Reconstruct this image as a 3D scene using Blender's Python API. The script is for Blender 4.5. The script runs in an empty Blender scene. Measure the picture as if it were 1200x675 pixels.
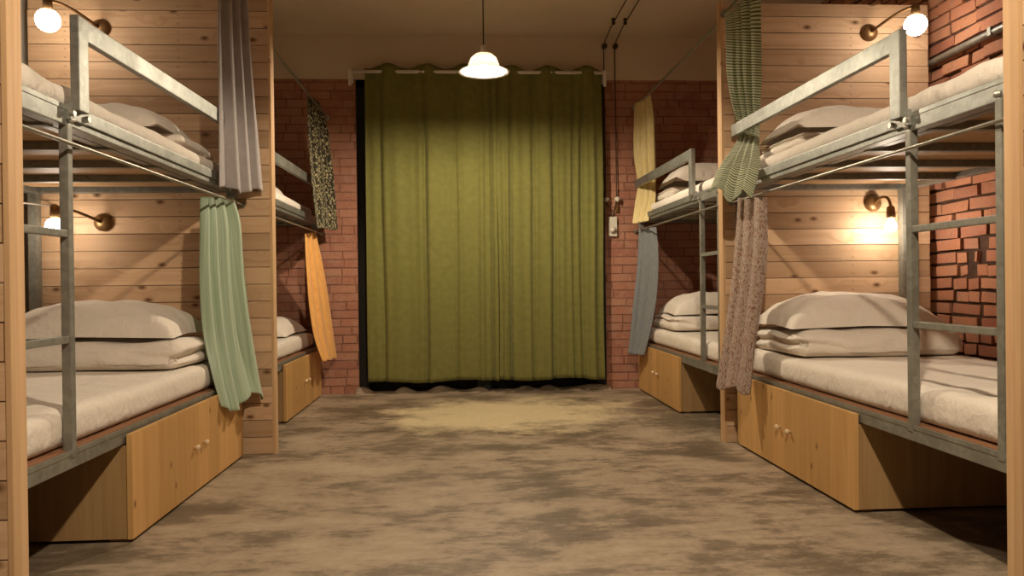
import bpy, bmesh, math, random
from mathutils import Vector, Matrix, noise

C = bpy.context.scene.collection
R = random.Random(7)
PI = math.pi

# ------------------------------------------------------------------ camera
F_PX, YAW, PIT, ROL, CAM_H = 900.0, .0614, .0048, .0119, .8
fw0 = Vector((math.sin(YAW), math.cos(YAW), 0)); rx = Vector((math.cos(YAW), -math.sin(YAW), 0))
fwd = Vector((fw0.x * math.cos(PIT), fw0.y * math.cos(PIT), -math.sin(PIT)))
up0 = Vector((fw0.x * math.sin(PIT), fw0.y * math.sin(PIT), math.cos(PIT)))
RT = rx * math.cos(ROL) - up0 * math.sin(ROL)
UP = rx * math.sin(ROL) + up0 * math.cos(ROL)
CAM = Vector((0, 0, CAM_H))
cd = bpy.data.cameras.new('camera'); cam = bpy.data.objects.new('camera', cd); C.objects.link(cam)
cd.sensor_width = 36; cd.lens = F_PX / 1200 * 36; cd.clip_start = .05
m = Matrix((RT, UP, -fwd)).transposed().to_4x4(); m.translation = CAM
cam.matrix_world = m
bpy.context.scene.camera = cam


def at(u, v, Y):
    """the point at depth Y that was measured at this place of the photograph"""
    d = RT * ((u - 600) / F_PX) + UP * ((337.5 - v) / F_PX) + fwd
    return CAM + d * (Y / d.y)


# ------------------------------------------------------------------ node helpers
class NT:
    def __init__(s, name):
        s.m = bpy.data.materials.new(name); s.m.use_nodes = True
        s.t = s.m.node_tree; s.n = s.t.nodes; s.l = s.t.links
        s.b = s.n['Principled BSDF']; s.out = s.n['Material Output']
        s.b.inputs['Roughness'].default_value = .7
        s.b.inputs['Specular IOR Level'].default_value = .3
        s._o = None

    def node(s, t, **k):
        n = s.n.new(t)
        for a, b in k.items():
            setattr(n, a, b)
        return n

    def put(s, sock, v):
        if hasattr(v, 'is_linked') or hasattr(v, 'links'):
            s.l.new(v, sock)
        elif isinstance(v, (tuple, list)) and len(v) == 3 and sock.type == 'RGBA':
            sock.default_value = (*v, 1)
        else:
            sock.default_value = v

    def obj(s):
        if not s._o:
            s._o = s.node('ShaderNodeTexCoord')
        return s._o.outputs['Object']

    def uv(s):
        return s.node('ShaderNodeUVMap').outputs[0]

    def mapv(s, vec, scale=(1, 1, 1), loc=(0, 0, 0), rot=(0, 0, 0)):
        n = s.node('ShaderNodeMapping'); s.l.new(vec, n.inputs[0])
        s.put(n.inputs['Scale'], scale); s.put(n.inputs['Location'], loc); s.put(n.inputs['Rotation'], rot)
        return n.outputs[0]

    def noise(s, vec, scale, detail=3, rough=.55, dist=0):
        n = s.node('ShaderNodeTexNoise'); s.l.new(vec, n.inputs['Vector'])
        n.inputs['Scale'].default_value = scale; n.inputs['Detail'].default_value = detail
        n.inputs['Roughness'].default_value = rough; n.inputs['Distortion'].default_value = dist
        return n.outputs[0]

    def voro(s, vec, scale, feature='F1', rand=1.0, dims='3D'):
        n = s.node('ShaderNodeTexVoronoi', feature=feature, voronoi_dimensions=dims); s.l.new(vec, n.inputs['Vector'])
        n.inputs['Scale'].default_value = scale; n.inputs['Randomness'].default_value = rand
        return n

    def math(s, op, a, b=0.0, c=0.0):
        n = s.node('ShaderNodeMath', operation=op)
        for i, v in enumerate((a, b, c)):
            s.put(n.inputs[i], v)
        return n.outputs[0]

    def ramp(s, fac, stops):
        n = s.node('ShaderNodeValToRGB'); s.l.new(fac, n.inputs[0])
        e = n.color_ramp.elements
        while len(e) < len(stops):
            e.new(.5)
        for el, (p, c) in zip(e, stops):
            el.position = p; el.color = (*c, 1) if isinstance(c, tuple) else (c, c, c, 1)
        return n.outputs[0]

    def mix(s, fac, a, b, mode='MIX'):
        n = s.node('ShaderNodeMix', data_type='RGBA', blend_type=mode)
        s.put(n.inputs[0], fac); s.put(n.inputs[6], a); s.put(n.inputs[7], b)
        return n.outputs[2]

    def sep(s, vec):
        n = s.node('ShaderNodeSeparateXYZ'); s.l.new(vec, n.inputs[0]); return n.outputs

    def comb(s, x, y, z):
        n = s.node('ShaderNodeCombineXYZ')
        for i, v in enumerate((x, y, z)):
            s.put(n.inputs[i], v)
        return n.outputs[0]

    def bump(s, h, strength=.3, dist=.01):
        n = s.node('ShaderNodeBump'); n.inputs['Strength'].default_value = strength
        n.inputs['Distance'].default_value = dist; s.l.new(h, n.inputs['Height'])
        s.l.new(n.outputs[0], s.b.inputs['Normal'])

    def col(s, c): s.put(s.b.inputs['Base Color'], c)
    def rough(s, r): s.put(s.b.inputs['Roughness'], r)


def flat(name, c, rough=.7, metal=0, spec=.3):
    t = NT(name); t.col(c); t.rough(rough); t.b.inputs['Metallic'].default_value = metal
    t.b.inputs['Specular IOR Level'].default_value = spec
    n = t.noise(t.obj(), 40, 2); t.rough(t.math('MULTIPLY_ADD', n, .2, rough - .1))
    return t.m


def glow(name, c, strength):
    t = NT(name); t.col((0.8, 0.8, 0.8)); t.put(t.b.inputs['Emission Color'], c)
    t.b.inputs['Emission Strength'].default_value = strength
    return t.m


# ------------------------------------------------------------------ materials
def mat_planks(name, light, dark, plank=.0815, along='X', seed=0.0, nails=True):
    """horizontal pine planks: seams every plank height, grain along them, knots and nail heads"""
    t = NT(name); o = t.sep(t.obj())
    a = o[0] if along == 'X' else o[1]; b = o[1] if along == 'X' else o[0]; z = o[2]
    zp = t.math('DIVIDE', z, plank); idx = t.math('FLOOR', zp); fr = t.math('FRACT', zp)
    wn = t.node('ShaderNodeTexWhiteNoise', noise_dimensions='1D'); t.put(wn.inputs['W'], t.math('ADD', idx, seed))
    rnd = wn.outputs['Value']
    shift = t.math('MULTIPLY', rnd, 37.0)
    v = t.comb(t.math('ADD', a, shift), b, z)
    # knots bend the grain round them
    kv = t.comb(t.math('MULTIPLY', t.math('ADD', a, shift), 5.0), t.math('MULTIPLY', z, 9.0), 0.0)
    vo = t.voro(kv, 1.0, dims='2D'); kd = vo.outputs['Distance']
    ring = t.math('MULTIPLY', t.ramp(kd, [(0, 1.0), (.35, 0.0)]), .05)
    g = t.noise(t.comb(t.math('MULTIPLY', t.math('ADD', a, shift), 1.1), t.math('MULTIPLY', b, 14),
                       t.math('MULTIPLY', t.math('ADD', z, ring), 34.0)), 1.0, 5, .6, .4)
    c = t.ramp(g, [(.28, light), (.5, tuple(l * .55 + d * .45 for l, d in zip(light, dark))), (.72, dark)])
    tone = t.math('MULTIPLY_ADD', rnd, .42, .77)
    c = t.mix(1.0, c, t.comb(tone, t.math('MULTIPLY_ADD', rnd, .46, .74), t.math('MULTIPLY_ADD', rnd, .52, .70)), 'MULTIPLY')
    pick = t.node('ShaderNodeTexWhiteNoise', noise_dimensions='3D'); t.l.new(vo.outputs['Position'], pick.inputs['Vector'])
    some = t.math('GREATER_THAN', pick.outputs['Value'], .62)
    knot = t.math('MULTIPLY', t.ramp(kd, [(0.03, 1.0), (.07, .6), (.14, 0.0)]), some)
    c = t.mix(knot, c, (.13, .055, .02))
    # long dark streaks in some planks
    s = t.noise(t.comb(t.math('MULTIPLY', t.math('ADD', a, shift), .9), b, t.math('MULTIPLY', z, 60)), 1.0, 2)
    c = t.mix(t.ramp(s, [(.66, 0.0), (.78, .55)]), c, (.22, .10, .04))
    if nails:
        na = t.math('ABSOLUTE', t.math('SUBTRACT', t.math('FRACT', t.math('DIVIDE', t.math('ADD', a, .13), .52)), .5))
        nz = t.math('ABSOLUTE', t.math('SUBTRACT', t.math('FRACT', t.math('MULTIPLY', fr, 2.0)), .5))
        nl = t.math('MULTIPLY', t.math('LESS_THAN', na, .0085), t.math('LESS_THAN', nz, .09))
        c = t.mix(t.math('MULTIPLY', nl, .4), c, (.10, .05, .025))
    edge = t.math('MINIMUM', fr, t.math('SUBTRACT', 1.0, fr))
    jit = t.noise(t.comb(a, b, idx), 3.0, 2)
    seam = t.ramp(t.math('DIVIDE', edge, t.math('MULTIPLY_ADD', jit, .05, .004)), [(.4, 1.0), (1.0, 0.0)])
    c = t.mix(t.math('MULTIPLY', seam, .75), c, (.09, .04, .015))
    t.col(c); t.rough(t.math('MULTIPLY_ADD', g, .25, .45))
    t.bump(t.math('SUBTRACT', t.math('MULTIPLY', g, .12), seam), .35, .004)
    return t.m


def mat_board(name, light, dark, grain='Z', strip=.11, knots=.72):
    """edge-glued pine board: strips along the grain"""
    t = NT(name); o = t.sep(t.obj())
    ax = {'X': (o[0], o[1], o[2]), 'Y': (o[1], o[0], o[2]), 'Z': (o[2], o[1], o[0])}[grain]
    l, w, h = ax
    wp = t.math('DIVIDE', w, strip); idx = t.math('FLOOR', wp)
    wn = t.node('ShaderNodeTexWhiteNoise', noise_dimensions='1D'); t.put(wn.inputs['W'], idx)
    rnd = wn.outputs['Value']; sh = t.math('MULTIPLY', rnd, 31.0)
    g = t.noise(t.comb(t.math('MULTIPLY', t.math('ADD', l, sh), 2.0), t.math('MULTIPLY', w, 38.0), t.math('MULTIPLY', h, 38.0)), 1.0, 4, .6, .3)
    c = t.ramp(g, [(.3, light), (.72, dark)])
    c = t.mix(1.0, c, t.comb(t.math('MULTIPLY_ADD', rnd, .25, .86), t.math('MULTIPLY_ADD', rnd, .27, .84), t.math('MULTIPLY_ADD', rnd, .3, .8)), 'MULTIPLY')
    vo = t.voro(t.comb(t.math('MULTIPLY', t.math('ADD', l, sh), 6.0), t.math('MULTIPLY', w, 9.0), 0.0), 1.0, dims='2D')
    pick = t.node('ShaderNodeTexWhiteNoise', noise_dimensions='3D'); t.l.new(vo.outputs['Position'], pick.inputs['Vector'])
    k = t.math('MULTIPLY', t.ramp(vo.outputs['Distance'], [(.03, 1.0), (.06, .6), (.11, 0.0)]), t.math('GREATER_THAN', pick.outputs['Value'], knots))
    c = t.mix(t.math('MULTIPLY', k, .8), c, (.14, .06, .02))
    t.col(c); t.rough(.55); t.bump(g, .1, .002)
    return t.m


def mat_steel(name, c, rough=.36, metal=.75):
    t = NT(name); o = t.obj()
    sp = t.voro(o, 55); n = t.noise(o, 9, 4)
    f = t.math('MULTIPLY_ADD', sp.outputs['Color'], .35, t.math('MULTIPLY', n, .65))
    t.col(t.ramp(f, [(.25, tuple(x * .72 for x in c)), (.75, tuple(min(1, x * 1.2) for x in c))]))
    t.rough(t.math('MULTIPLY_ADD', n, .3, rough - .12)); t.b.inputs['Metallic'].default_value = metal
    t.b.inputs['Specular IOR Level'].default_value = .5
    t.bump(n, .08, .002)
    return t.m


def mat_brick(name, cols, mottling=.5):
    t = NT(name); o = t.obj()
    gi = t.node('ShaderNodeNewGeometry'); r = gi.outputs['Random Per Island']
    c = t.ramp(r, [(i / (len(cols) - 1), k) for i, k in enumerate(cols)])
    n = t.noise(o, 14, 6, .65); n2 = t.noise(o, 70, 3)
    c = t.mix(t.math('MULTIPLY', t.ramp(n, [(.45, 0.0), (.7, 1.0)]), mottling), c, (.40, .225, .155))
    c = t.mix(t.math('MULTIPLY', t.ramp(n2, [(.55, 0.0), (.75, 1.0)]), .35), c, (.10, .04, .03))
    t.col(c); t.rough(.85); t.bump(t.math('ADD', n2, n), .5, .004)
    return t.m


def mat_plain(name, light, dark, scale=3, bump=.15, rough=.85):
    t = NT(name); n = t.noise(t.obj(), scale, 6, .6); n2 = t.noise(t.obj(), scale * 14, 3)
    t.col(t.ramp(n, [(.3, dark), (.7, light)])); t.rough(rough)
    t.bump(t.math('ADD', t.math('MULTIPLY', n2, .4), n), bump, .004)
    return t.m


def mat_floor():
    t = NT('stained_concrete'); o = t.obj()
    w = t.mapv(o, (1.0, 1.15, 1.0), rot=(0, 0, .28))
    n = t.noise(w, 1.0, 9, .66, .15)
    n2 = t.noise(t.mapv(o, (1.2, 1.7, 1), rot=(0, 0, .12)), 2.0, 9, .72, .2)
    n3 = t.noise(t.mapv(o, (1.0, 3.2, 1), rot=(0, 0, -.2)), 6.0, 7, .75, .3)
    f = t.math('MULTIPLY_ADD', n3, .22, t.math('MULTIPLY_ADD', n2, .42, t.math('MULTIPLY', n, .38)))
    c = t.ramp(f, [(.425, (.135, .10, .064)), (.48, (.205, .155, .102)), (.525, (.37, .285, .195)), (.61, (.48, .38, .27))])
    # a paler, yellower patch with ragged edges in the middle of the room
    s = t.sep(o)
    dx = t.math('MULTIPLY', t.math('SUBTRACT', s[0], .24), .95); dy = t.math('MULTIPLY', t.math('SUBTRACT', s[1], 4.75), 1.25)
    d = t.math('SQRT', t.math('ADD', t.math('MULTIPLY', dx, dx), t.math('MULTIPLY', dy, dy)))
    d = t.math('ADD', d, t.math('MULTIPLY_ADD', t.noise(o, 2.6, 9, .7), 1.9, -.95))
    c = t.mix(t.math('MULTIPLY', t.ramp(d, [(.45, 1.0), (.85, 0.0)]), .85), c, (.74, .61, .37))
    fine = t.noise(o, 38, 5, .7)
    c = t.mix(.22, c, t.ramp(fine, [(.3, .25), (.7, 1.0)]), 'MULTIPLY')
    t.col(c); t.rough(t.math('MULTIPLY_ADD', f, .3, .45)); t.bump(t.math('ADD', fine, f), .12, .004)
    return t.m


def mat_cloth(name, light, dark=None, rough=.9, weave=420, sheen=.15):
    t = NT(name); u = t.uv()
    n = t.noise(u, 22, 3); w = t.noise(t.mapv(u, (1, 1, 1)), weave, 1)
    dark = dark or tuple(x * .82 for x in light)
    t.col(t.ramp(n, [(.3, dark), (.7, light)])); t.rough(rough)
    t.b.inputs['Sheen Weight'].default_value = sheen; t.bump(w, .12, .001)
    return t.m


def mat_bedding(name, c):
    t = NT(name); o = t.obj()
    n = t.noise(t.mapv(o, (1, 1.6, 1.2)), 7, 4, .55, .6); n2 = t.noise(o, 26, 3, .5, .8)
    t.col(t.ramp(n, [(.3, tuple(x * .95 for x in c)), (.7, c)])); t.rough(.92)
    t.b.inputs['Sheen Weight'].default_value = .1
    t.bump(t.math('MULTIPLY_ADD', n2, .45, n), .7, .014)
    return t.m


def cloth_base(name, rough=.88):
    t = NT(name); t.rough(rough); t.b.inputs['Sheen Weight'].default_value = .1
    return t, t.uv()


def mat_stripes():
    t, u = cloth_base('green_striped_cotton'); s = t.sep(u)
    w = t.math('FRACT', t.math('MULTIPLY', s[1], 82.0))
    f = t.ramp(w, [(.0, 0.0), (.12, 1.0), (.46, 1.0), (.58, 0.0)])
    b = t.math('FRACT', t.math('MULTIPLY', s[1], 20.5))
    g = t.mix(t.math('GREATER_THAN', b, .55), (.15, .18, .06), (.09, .12, .035))
    t.col(t.mix(f, g, (.56, .57, .44)))
    return t.m


def mat_leaves():
    t, u = cloth_base('black_leaf_print_cotton')
    d = t.noise(u, 30, 2)
    v = t.voro(t.mapv(t.mix(.06, u, d, 'ADD'), (1.6, 1, 1), rot=(0, 0, .5)), 46)
    n = t.noise(u, 60, 2)
    f = t.ramp(t.math('ADD', v.outputs['Distance'], t.math('MULTIPLY', n, .35)), [(.5, 1.0), (.6, 0.0)])
    t.col(t.mix(f, (.025, .02, .012), (.42, .37, .20)))
    return t.m


def mat_floral():
    t, u = cloth_base('small_floral_print_cotton')
    v = t.voro(u, 72); n = t.noise(u, 120, 2)
    c = t.ramp(t.sep(v.outputs['Color'])[0], [(.0, (.16, .05, .03)), (.35, (.30, .13, .08)), (.55, (.42, .33, .25)), (.8, (.10, .04, .03)), (1.0, (.5, .42, .33))])
    f = t.ramp(v.outputs['Distance'], [(.35, 1.0), (.55, 0.0)])
    c = t.mix(f, (.40, .325, .26), c)
    t.col(t.mix(t.math('MULTIPLY', t.ramp(n, [(.5, 0.0), (.62, 1.0)]), .6), c, (.20, .08, .05)))
    return t.m


def mat_satin():
    t, u = cloth_base('mint_green_satin', .42); s = t.sep(u)
    n = t.noise(t.mapv(u, (60, 1.2, 1)), 1.0, 2)
    t.col(t.ramp(n, [(.35, (.27, .37, .24)), (.7, (.42, .51, .37))]))
    t.b.inputs['Specular IOR Level'].default_value = .6; t.b.inputs['Sheen Weight'].default_value = .3
    return t.m


PINE_L, PINE_D = (.61, .42, .26), (.45, .275, .15)
M = dict(
    planks=mat_planks('pine_planks', PINE_L, PINE_D),
    planks_b=mat_planks('pine_planks_paler', (.63, .44, .28), (.47, .295, .165), seed=53.0),
    box=mat_board('box_pine', (.62, .375, .15), (.54, .30, .105), 'Z', .13),
    boxside=mat_board('box_side_pine', (.50, .33, .16), (.38, .225, .095), 'Z', .3, .8),
    trim=mat_board('edge_board_pine', (.66, .44, .25), (.54, .33, .17), 'Z', .4, .85),
    slat=mat_board('slat_pine', (.56, .37, .20), (.44, .265, .13), 'X', .5, .8),
    bedboard=mat_board('bed_board_ply', (.30, .15, .08), (.22, .10, .05), 'Y', .5, .9),
    steel=mat_steel('galvanised_steel', (.30, .305, .275), .44),
    steel_dk=mat_steel('grey_painted_steel', (.25, .245, .205), .5, .45),
    rod=mat_steel('rod_steel', (.38, .36, .31), .35, .8),
    white_rod=flat('white_enamel', (.70, .66, .58), .5),
    brick_r=mat_brick('raw_brick', [(.44, .18, .095), (.52, .235, .125), (.36, .14, .085), (.56, .27, .15), (.46, .19, .11)], .6),
    brick_b=mat_brick('dusty_brick', [(.35, .15, .095), (.39, .18, .112), (.31, .13, .085), (.41, .20, .125)], .75),
    mortar_d=mat_plain('raked_joint', (.10, .05, .03), (.05, .025, .015), 12),
    mortar_b=mat_plain('brick_dust_mortar', (.27, .13, .085), (.17, .075, .05), 12),
    plaster=mat_plain('ceiling_plaster', (.66, .55, .42), (.58, .475, .355), 1.2, .1),
    plaster_w=mat_plain('wall_plaster', (.46, .42, .36), (.38, .34, .29), 1.5, .1),
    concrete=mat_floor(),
    black=flat('black_paint', (.012, .013, .010), .6),
    olive=mat_cloth('olive_green_cotton', (.165, .158, .038), (.135, .129, .03), .82, 500, .1),
    bedding=mat_bedding('white_bedding', (.76, .69, .60)),
    grey=mat_cloth('grey_linen', (.36, .325, .315), (.31, .28, .275)),
    stripes=mat_stripes(), leaves=mat_leaves(), floral=mat_floral(), satin=mat_satin(),
    orange=mat_cloth('apricot_cotton', (.80, .42, .13), (.70, .34, .095)),
    cream=mat_cloth('cream_cotton', (.66, .55, .28), (.58, .46, .21)),
    blue=mat_cloth('slate_blue_cotton', (.19, .20, .205), (.155, .165, .17)),
    wire=flat('braided_cord', (.05, .035, .02), .8),
    porcelain=flat('porcelain', (.62, .56, .46), .35),
    brass=flat('aged_brass', (.20, .11, .045), .4, .6),
    switch=flat('pale_switch', (.62, .58, .47), .5),
    knob=flat('pale_wood_knob', (.70, .55, .36), .5),
    bolt=mat_steel('zinc_bolt', (.55, .53, .48), .35, .8),
    bulb_main=glow('pendant_bulb_glow', (1.0, .835, .62), 3000.0),
    bulb_soft=glow('frosted_bulb_glow', (1.0, .86, .70), 37.0),
    bulb=glow('bulb_glow', (1.0, .86, .69), 150.0),
)
# opal shade: mostly reflects the bulb downwards and lets a little light through
t = NT('opal_enamel'); t.col((.85, .82, .76)); t.rough(.3)
tr = t.node('ShaderNodeBsdfTranslucent'); tr.inputs[0].default_value = (.95, .92, .85, 1)
mx = t.node('ShaderNodeMixShader'); mx.inputs[0].default_value = .5
t.l.new(t.b.outputs[0], mx.inputs[1]); t.l.new(tr.outputs[0], mx.inputs[2]); t.l.new(mx.outputs[0], t.out.inputs[0])
M['shade'] = t.m


# ------------------------------------------------------------------ mesh helpers
def box(bm, x0, x1, y0, y1, z0, z1, bev=0.0):
    x0, x1 = sorted((x0, x1)); y0, y1 = sorted((y0, y1)); z0, z1 = sorted((z0, z1))
    vs = [bm.verts.new((x, y, z)) for x in (x0, x1) for y in (y0, y1) for z in (z0, z1)]
    fs = [bm.faces.new([vs[i] for i in f]) for f in ((0, 1, 3, 2), (4, 6, 7, 5), (0, 4, 5, 1), (2, 3, 7, 6), (0, 2, 6, 4), (1, 5, 7, 3))]
    if bev:
        es = list({e for f in fs for e in f.edges})
        bmesh.ops.bevel(bm, geom=es, offset=bev, segments=2, affect='EDGES', profile=.7)


def bars(*bs, bev=.003):
    bm = bmesh.new()
    for b in bs:
        box(bm, *b, bev=bev)
    return bm


def tube(bm, pts, r, n=8, cap=True):
    pts = [Vector(p) for p in pts]; rings = []
    for i, p in enumerate(pts):
        d = (pts[min(i + 1, len(pts) - 1)] - pts[max(i - 1, 0)]).normalized()
        a = d.cross(Vector((0, 0, 1)))
        if a.length < .05:
            a = d.cross(Vector((1, 0, 0)))
        a.normalize(); b = d.cross(a)
        rr = r[i] if isinstance(r, (list, tuple)) else r
        rings.append([bm.verts.new(p + (a * math.cos(k * 2 * PI / n) + b * math.sin(k * 2 * PI / n)) * rr) for k in range(n)])
    for q, s in zip(rings, rings[1:]):
        for k in range(n):
            bm.faces.new((q[k], q[(k + 1) % n], s[(k + 1) % n], s[k]))
    if cap:
        bm.faces.new(rings[0][::-1]); bm.faces.new(rings[-1])


def lathe(bm, prof, c, n=28, axis='Z'):
    """prof: (radius, height) pairs turned round the axis through c"""
    rings = []
    for r, h in prof:
        ring = []
        for k in range(n):
            a = k * 2 * PI / n; p = (r * math.cos(a), r * math.sin(a), h)
            if axis == 'Y': p = (p[0], p[2], p[1])
            if axis == 'X': p = (p[2], p[0], p[1])
            ring.append(bm.verts.new(Vector(c) + Vector(p)))
        rings.append(ring)
    for q, s in zip(rings, rings[1:]):
        for k in range(n):
            bm.faces.new((q[k], q[(k + 1) % n], s[(k + 1) % n], s[k]))
    bm.faces.new(rings[0][::-1]); bm.faces.new(rings[-1])


def obj(name, bm, mat, parent=None, origin=None, smooth=False, solid=0.0):
    """link a bmesh given in room coordinates as ONE object whose origin is its parent's or its own base"""
    if parent is not None:
        o0 = Vector(parent.get('_o', (0, 0, 0)))
    elif origin is not None:
        o0 = Vector(origin)
    else:
        o0 = Vector((0, 0, 0))
    bmesh.ops.recalc_face_normals(bm, faces=bm.faces[:])
    bmesh.ops.translate(bm, verts=bm.verts[:], vec=-o0)
    me = bpy.data.meshes.new(name); bm.to_mesh(me); bm.free()
    me.materials.append(M[mat])
    if smooth:
        for p in me.polygons:
            p.use_smooth = True
    o = bpy.data.objects.new(name, me); C.objects.link(o)
    if parent is not None:
        o.parent = parent
    else:
        o.location = o0
    o['_o'] = tuple(o0)
    if solid:
        md = o.modifiers.new('thickness', 'SOLIDIFY'); md.thickness = solid; md.offset = 0
    return o


def tag(o, label=None, cat=None, group=None, kind=None):
    if label: o['label'] = label
    if cat: o['category'] = cat
    if group: o['group'] = group
    if kind: o['kind'] = kind
    return o


def thing(name, loc, label, cat, group=None):
    o = bpy.data.objects.new(name, None); C.objects.link(o); o.location = loc; o['_o'] = tuple(loc)
    o.empty_display_size = .1
    return tag(o, label, cat, group)


def struct(name, bm, mat, parent=None, **k):
    o = obj(name, bm, mat, parent, **k)
    if parent is None:
        o['kind'] = 'structure'
    return o


# ------------------------------------------------------------------ the room
XWL, XWR, YB, YF, ZC, ZBR = -2.08, 2.40, 5.76, -2.2, 2.66, 2.335
OX0, OX1 = -.79, 1.065                                   # the opening behind the green curtains

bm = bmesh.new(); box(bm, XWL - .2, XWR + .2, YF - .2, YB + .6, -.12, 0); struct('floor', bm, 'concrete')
bm = bmesh.new(); box(bm, XWL - .2, XWR + .2, YF - .2, YB + .6, ZC, ZC + .12); struct('ceiling', bm, 'plaster')
bm = bmesh.new(); box(bm, XWL - .2, XWL, YF, YB, 0, ZC); struct('wall_left', bm, 'plaster_w')
bm = bmesh.new(); box(bm, XWL, XWR, YF - .2, YF, 0, ZC); struct('wall_front', bm, 'plaster_w')
bm = bmesh.new(); box(bm, XWL, XWR, YB, YB + .3, ZBR, ZC); struct('trim_1', bm, 'plaster')     # plastered beam above the brickwork


def brickwork(bm, a0, a1, z1, row, ln, joint, place, holes=(), jitter=.003, seed=1, missing=()):
    rr = random.Random(seed); k = 0; z = 0
    while z < z1 - .01:
        zt = min(z + row - joint, z1)
        a = a0 - ln * (.5 if k % 2 else 0) - rr.uniform(0, .03); n = 0
        while a < a1:
            l = ln * (1 if rr.random() > .22 else .5) + rr.uniform(-.012, .012)
            segs = [(max(a, a0), min(a + l - joint, a1))]
            for (h0, h1, hz0, hz1) in holes:
                if z < hz1 - .005 and zt > hz0:
                    nx = []
                    for s0, s1 in segs:
                        if s1 <= h0 or s0 >= h1: nx.append((s0, s1)); continue
                        if s0 < h0: nx.append((s0, h0))
                        if s1 > h1: nx.append((h1, s1))
                    segs = nx
            for s0, s1 in segs:
                if s1 - s0 < .012: continue
                if any(abs((s0 + s1) / 2 - q) < .06 and abs((z + zt) / 2 - w) < .035 for q, w in missing): continue
                dz = rr.uniform(-jitter, jitter) * .6
                place(bm, s0 + rr.uniform(0, jitter), s1 - rr.uniform(0, jitter), z + joint * .4 + dz, zt + dz, rr.uniform(-jitter, jitter) * 1.6, rr)
            a += l; n += 1
        z += row; k += 1


def put_right(bm, s0, s1, z0, z1, d, rr):
    a = rr.uniform(-.0035, .0035); n = len(bm.verts)
    box(bm, XWR - d, XWR + .06, s0, s1, z0 + rr.uniform(-.001, .003), z1 - rr.uniform(-.001, .003))
    bm.verts.ensure_lookup_table()
    for v in bm.verts[n:]:                                # laid a little crooked
        v.co.z += a * (1 if v.co.y > (s0 + s1) / 2 else -1) + rr.uniform(-.0015, .0015)
        v.co.y += rr.uniform(-.004, .004)


def put_back(bm, s0, s1, z0, z1, d, rr):
    box(bm, s0, s1, YB + d * .4, YB + .15, z0, z1)


bm = bmesh.new(); box(bm, XWR + .013, XWR + .2, YF, YB, 0, ZC); wr = struct('wall_right', bm, 'mortar_d')
bm = bmesh.new()
brickwork(bm, 1.6, YB, ZC - .01, .0625, .205, .0085, put_right, jitter=.0055, seed=4,
          holes=[(3.434, 3.450, .54, .80), (3.47, 3.54, .835, .885), (3.42, 3.45, .89, .95), (3.39, 3.45, .965, 1.0), (3.37, 3.40, 1.0, 1.06)])
obj('brickwork', bm, 'brick_r', wr)
bm = bmesh.new()
box(bm, XWL, OX0, YB + .003, YB + .3, 0, ZBR); box(bm, OX1, XWR, YB + .003, YB + .3, 0, ZBR)
wb = struct('wall_back', bm, 'mortar_b')
bm = bmesh.new()
brickwork(bm, XWL, XWR, ZBR, .0625, .20, .006, put_back, holes=[(OX0, OX1, 0, ZBR)], jitter=.0035, seed=9)
obj('brickwork', bm, 'brick_b', wb)
# black double door set back in the opening
bm = bars((OX0, OX1, YB + .16, YB + .2, 0, ZBR), bev=0)
for xa, xb in ((OX0, OX0 + .07), (OX1 - .07, OX1), ((OX0 + OX1) / 2 - .05, (OX0 + OX1) / 2 + .05)):
    box(bm, xa, xb, YB + .02, YB + .165, 0, ZBR, .004)
box(bm, OX0, OX1, YB + .02, YB + .165, ZBR - .06, ZBR, .004)
struct('door_1', bm, 'black')
# lumpy cement along the foot of the opening
bm = bmesh.new(); N = 120; rows = []
for i in range(N + 1):
    x = OX0 - .02 + (OX1 - OX0 + .04) * i / N
    h = .008 + .06 * max(0, noise.noise((x * 7.5, 3.3, 0)) + .18) + .008 * abs(noise.noise((x * 30, 1, 0)))
    rows.append([bm.verts.new((x, YB - .05 - .02 * noise.noise((x * 5, 9, 0)) + .11 * k / 6, .0 + h * math.sin(PI * k / 6))) for k in range(7)])
for p, q in zip(rows, rows[1:]):
    for k in range(6):
        bm.faces.new((p[k], p[k + 1], q[k + 1], q[k]))
struct('trim_2', bm, 'concrete', smooth=True)

# ------------------------------------------------------------------ plank dividers between the bunks
def divider(x0, x1, y0, y1, z1, mat, label):
    cx, cy = (x0 + x1) / 2, (y0 + y1) / 2
    bm = bmesh.new(); n = round(z1 / .0815); z = 0
    rr = random.Random(int(abs(x0) * 1000))
    for i in range(n):                                   # plank by plank, each a hair out of line with the next
        e = rr.uniform(-.0018, .0018); f = rr.uniform(-.0012, .0012)
        box(bm, x0 + (.0125 if x0 > 0 else -.0125), x1 + e, y0 + f, y1, i * .0815 + (.0012 if i else 0), min((i + 1) * .0815, z1), .0016)
    o = obj('plank_divider', bm, mat, origin=(cx, cy, 0))
    sg = 1 if x0 > 0 else -1
    obj('edge_trim', bars((x0, x0 + sg * .0125, y0 - .002, y1 + .001, 0, n * .0815), bev=.0015), 'trim', o)
    return tag(o, label, 'divider', 'pine plank dividers between the bunks')


divider(1.282, 2.349, 3.745, 3.805, 2.183, 'planks_b', 'pine plank divider at the head of the bed under the green striped curtain')
divider(-.9156, -2.035, 3.745, 3.805, 2.28, 'planks', 'pine plank divider behind the plain grey and mint green curtains')
divider(1.282, 2.38, 1.704, 1.75, 2.4, 'planks_b', 'pine plank divider edge cut off by the right border of the photo')
divider(-.932, -2.05, 1.64, 1.69, 2.4, 'planks', 'pine plank divider edge cut off by the left border of the photo')


# ------------------------------------------------------------------ steel bunk beds
ZL0, ZL1, ZU0, ZU1 = .312, .352, 1.247, 1.292


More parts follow.
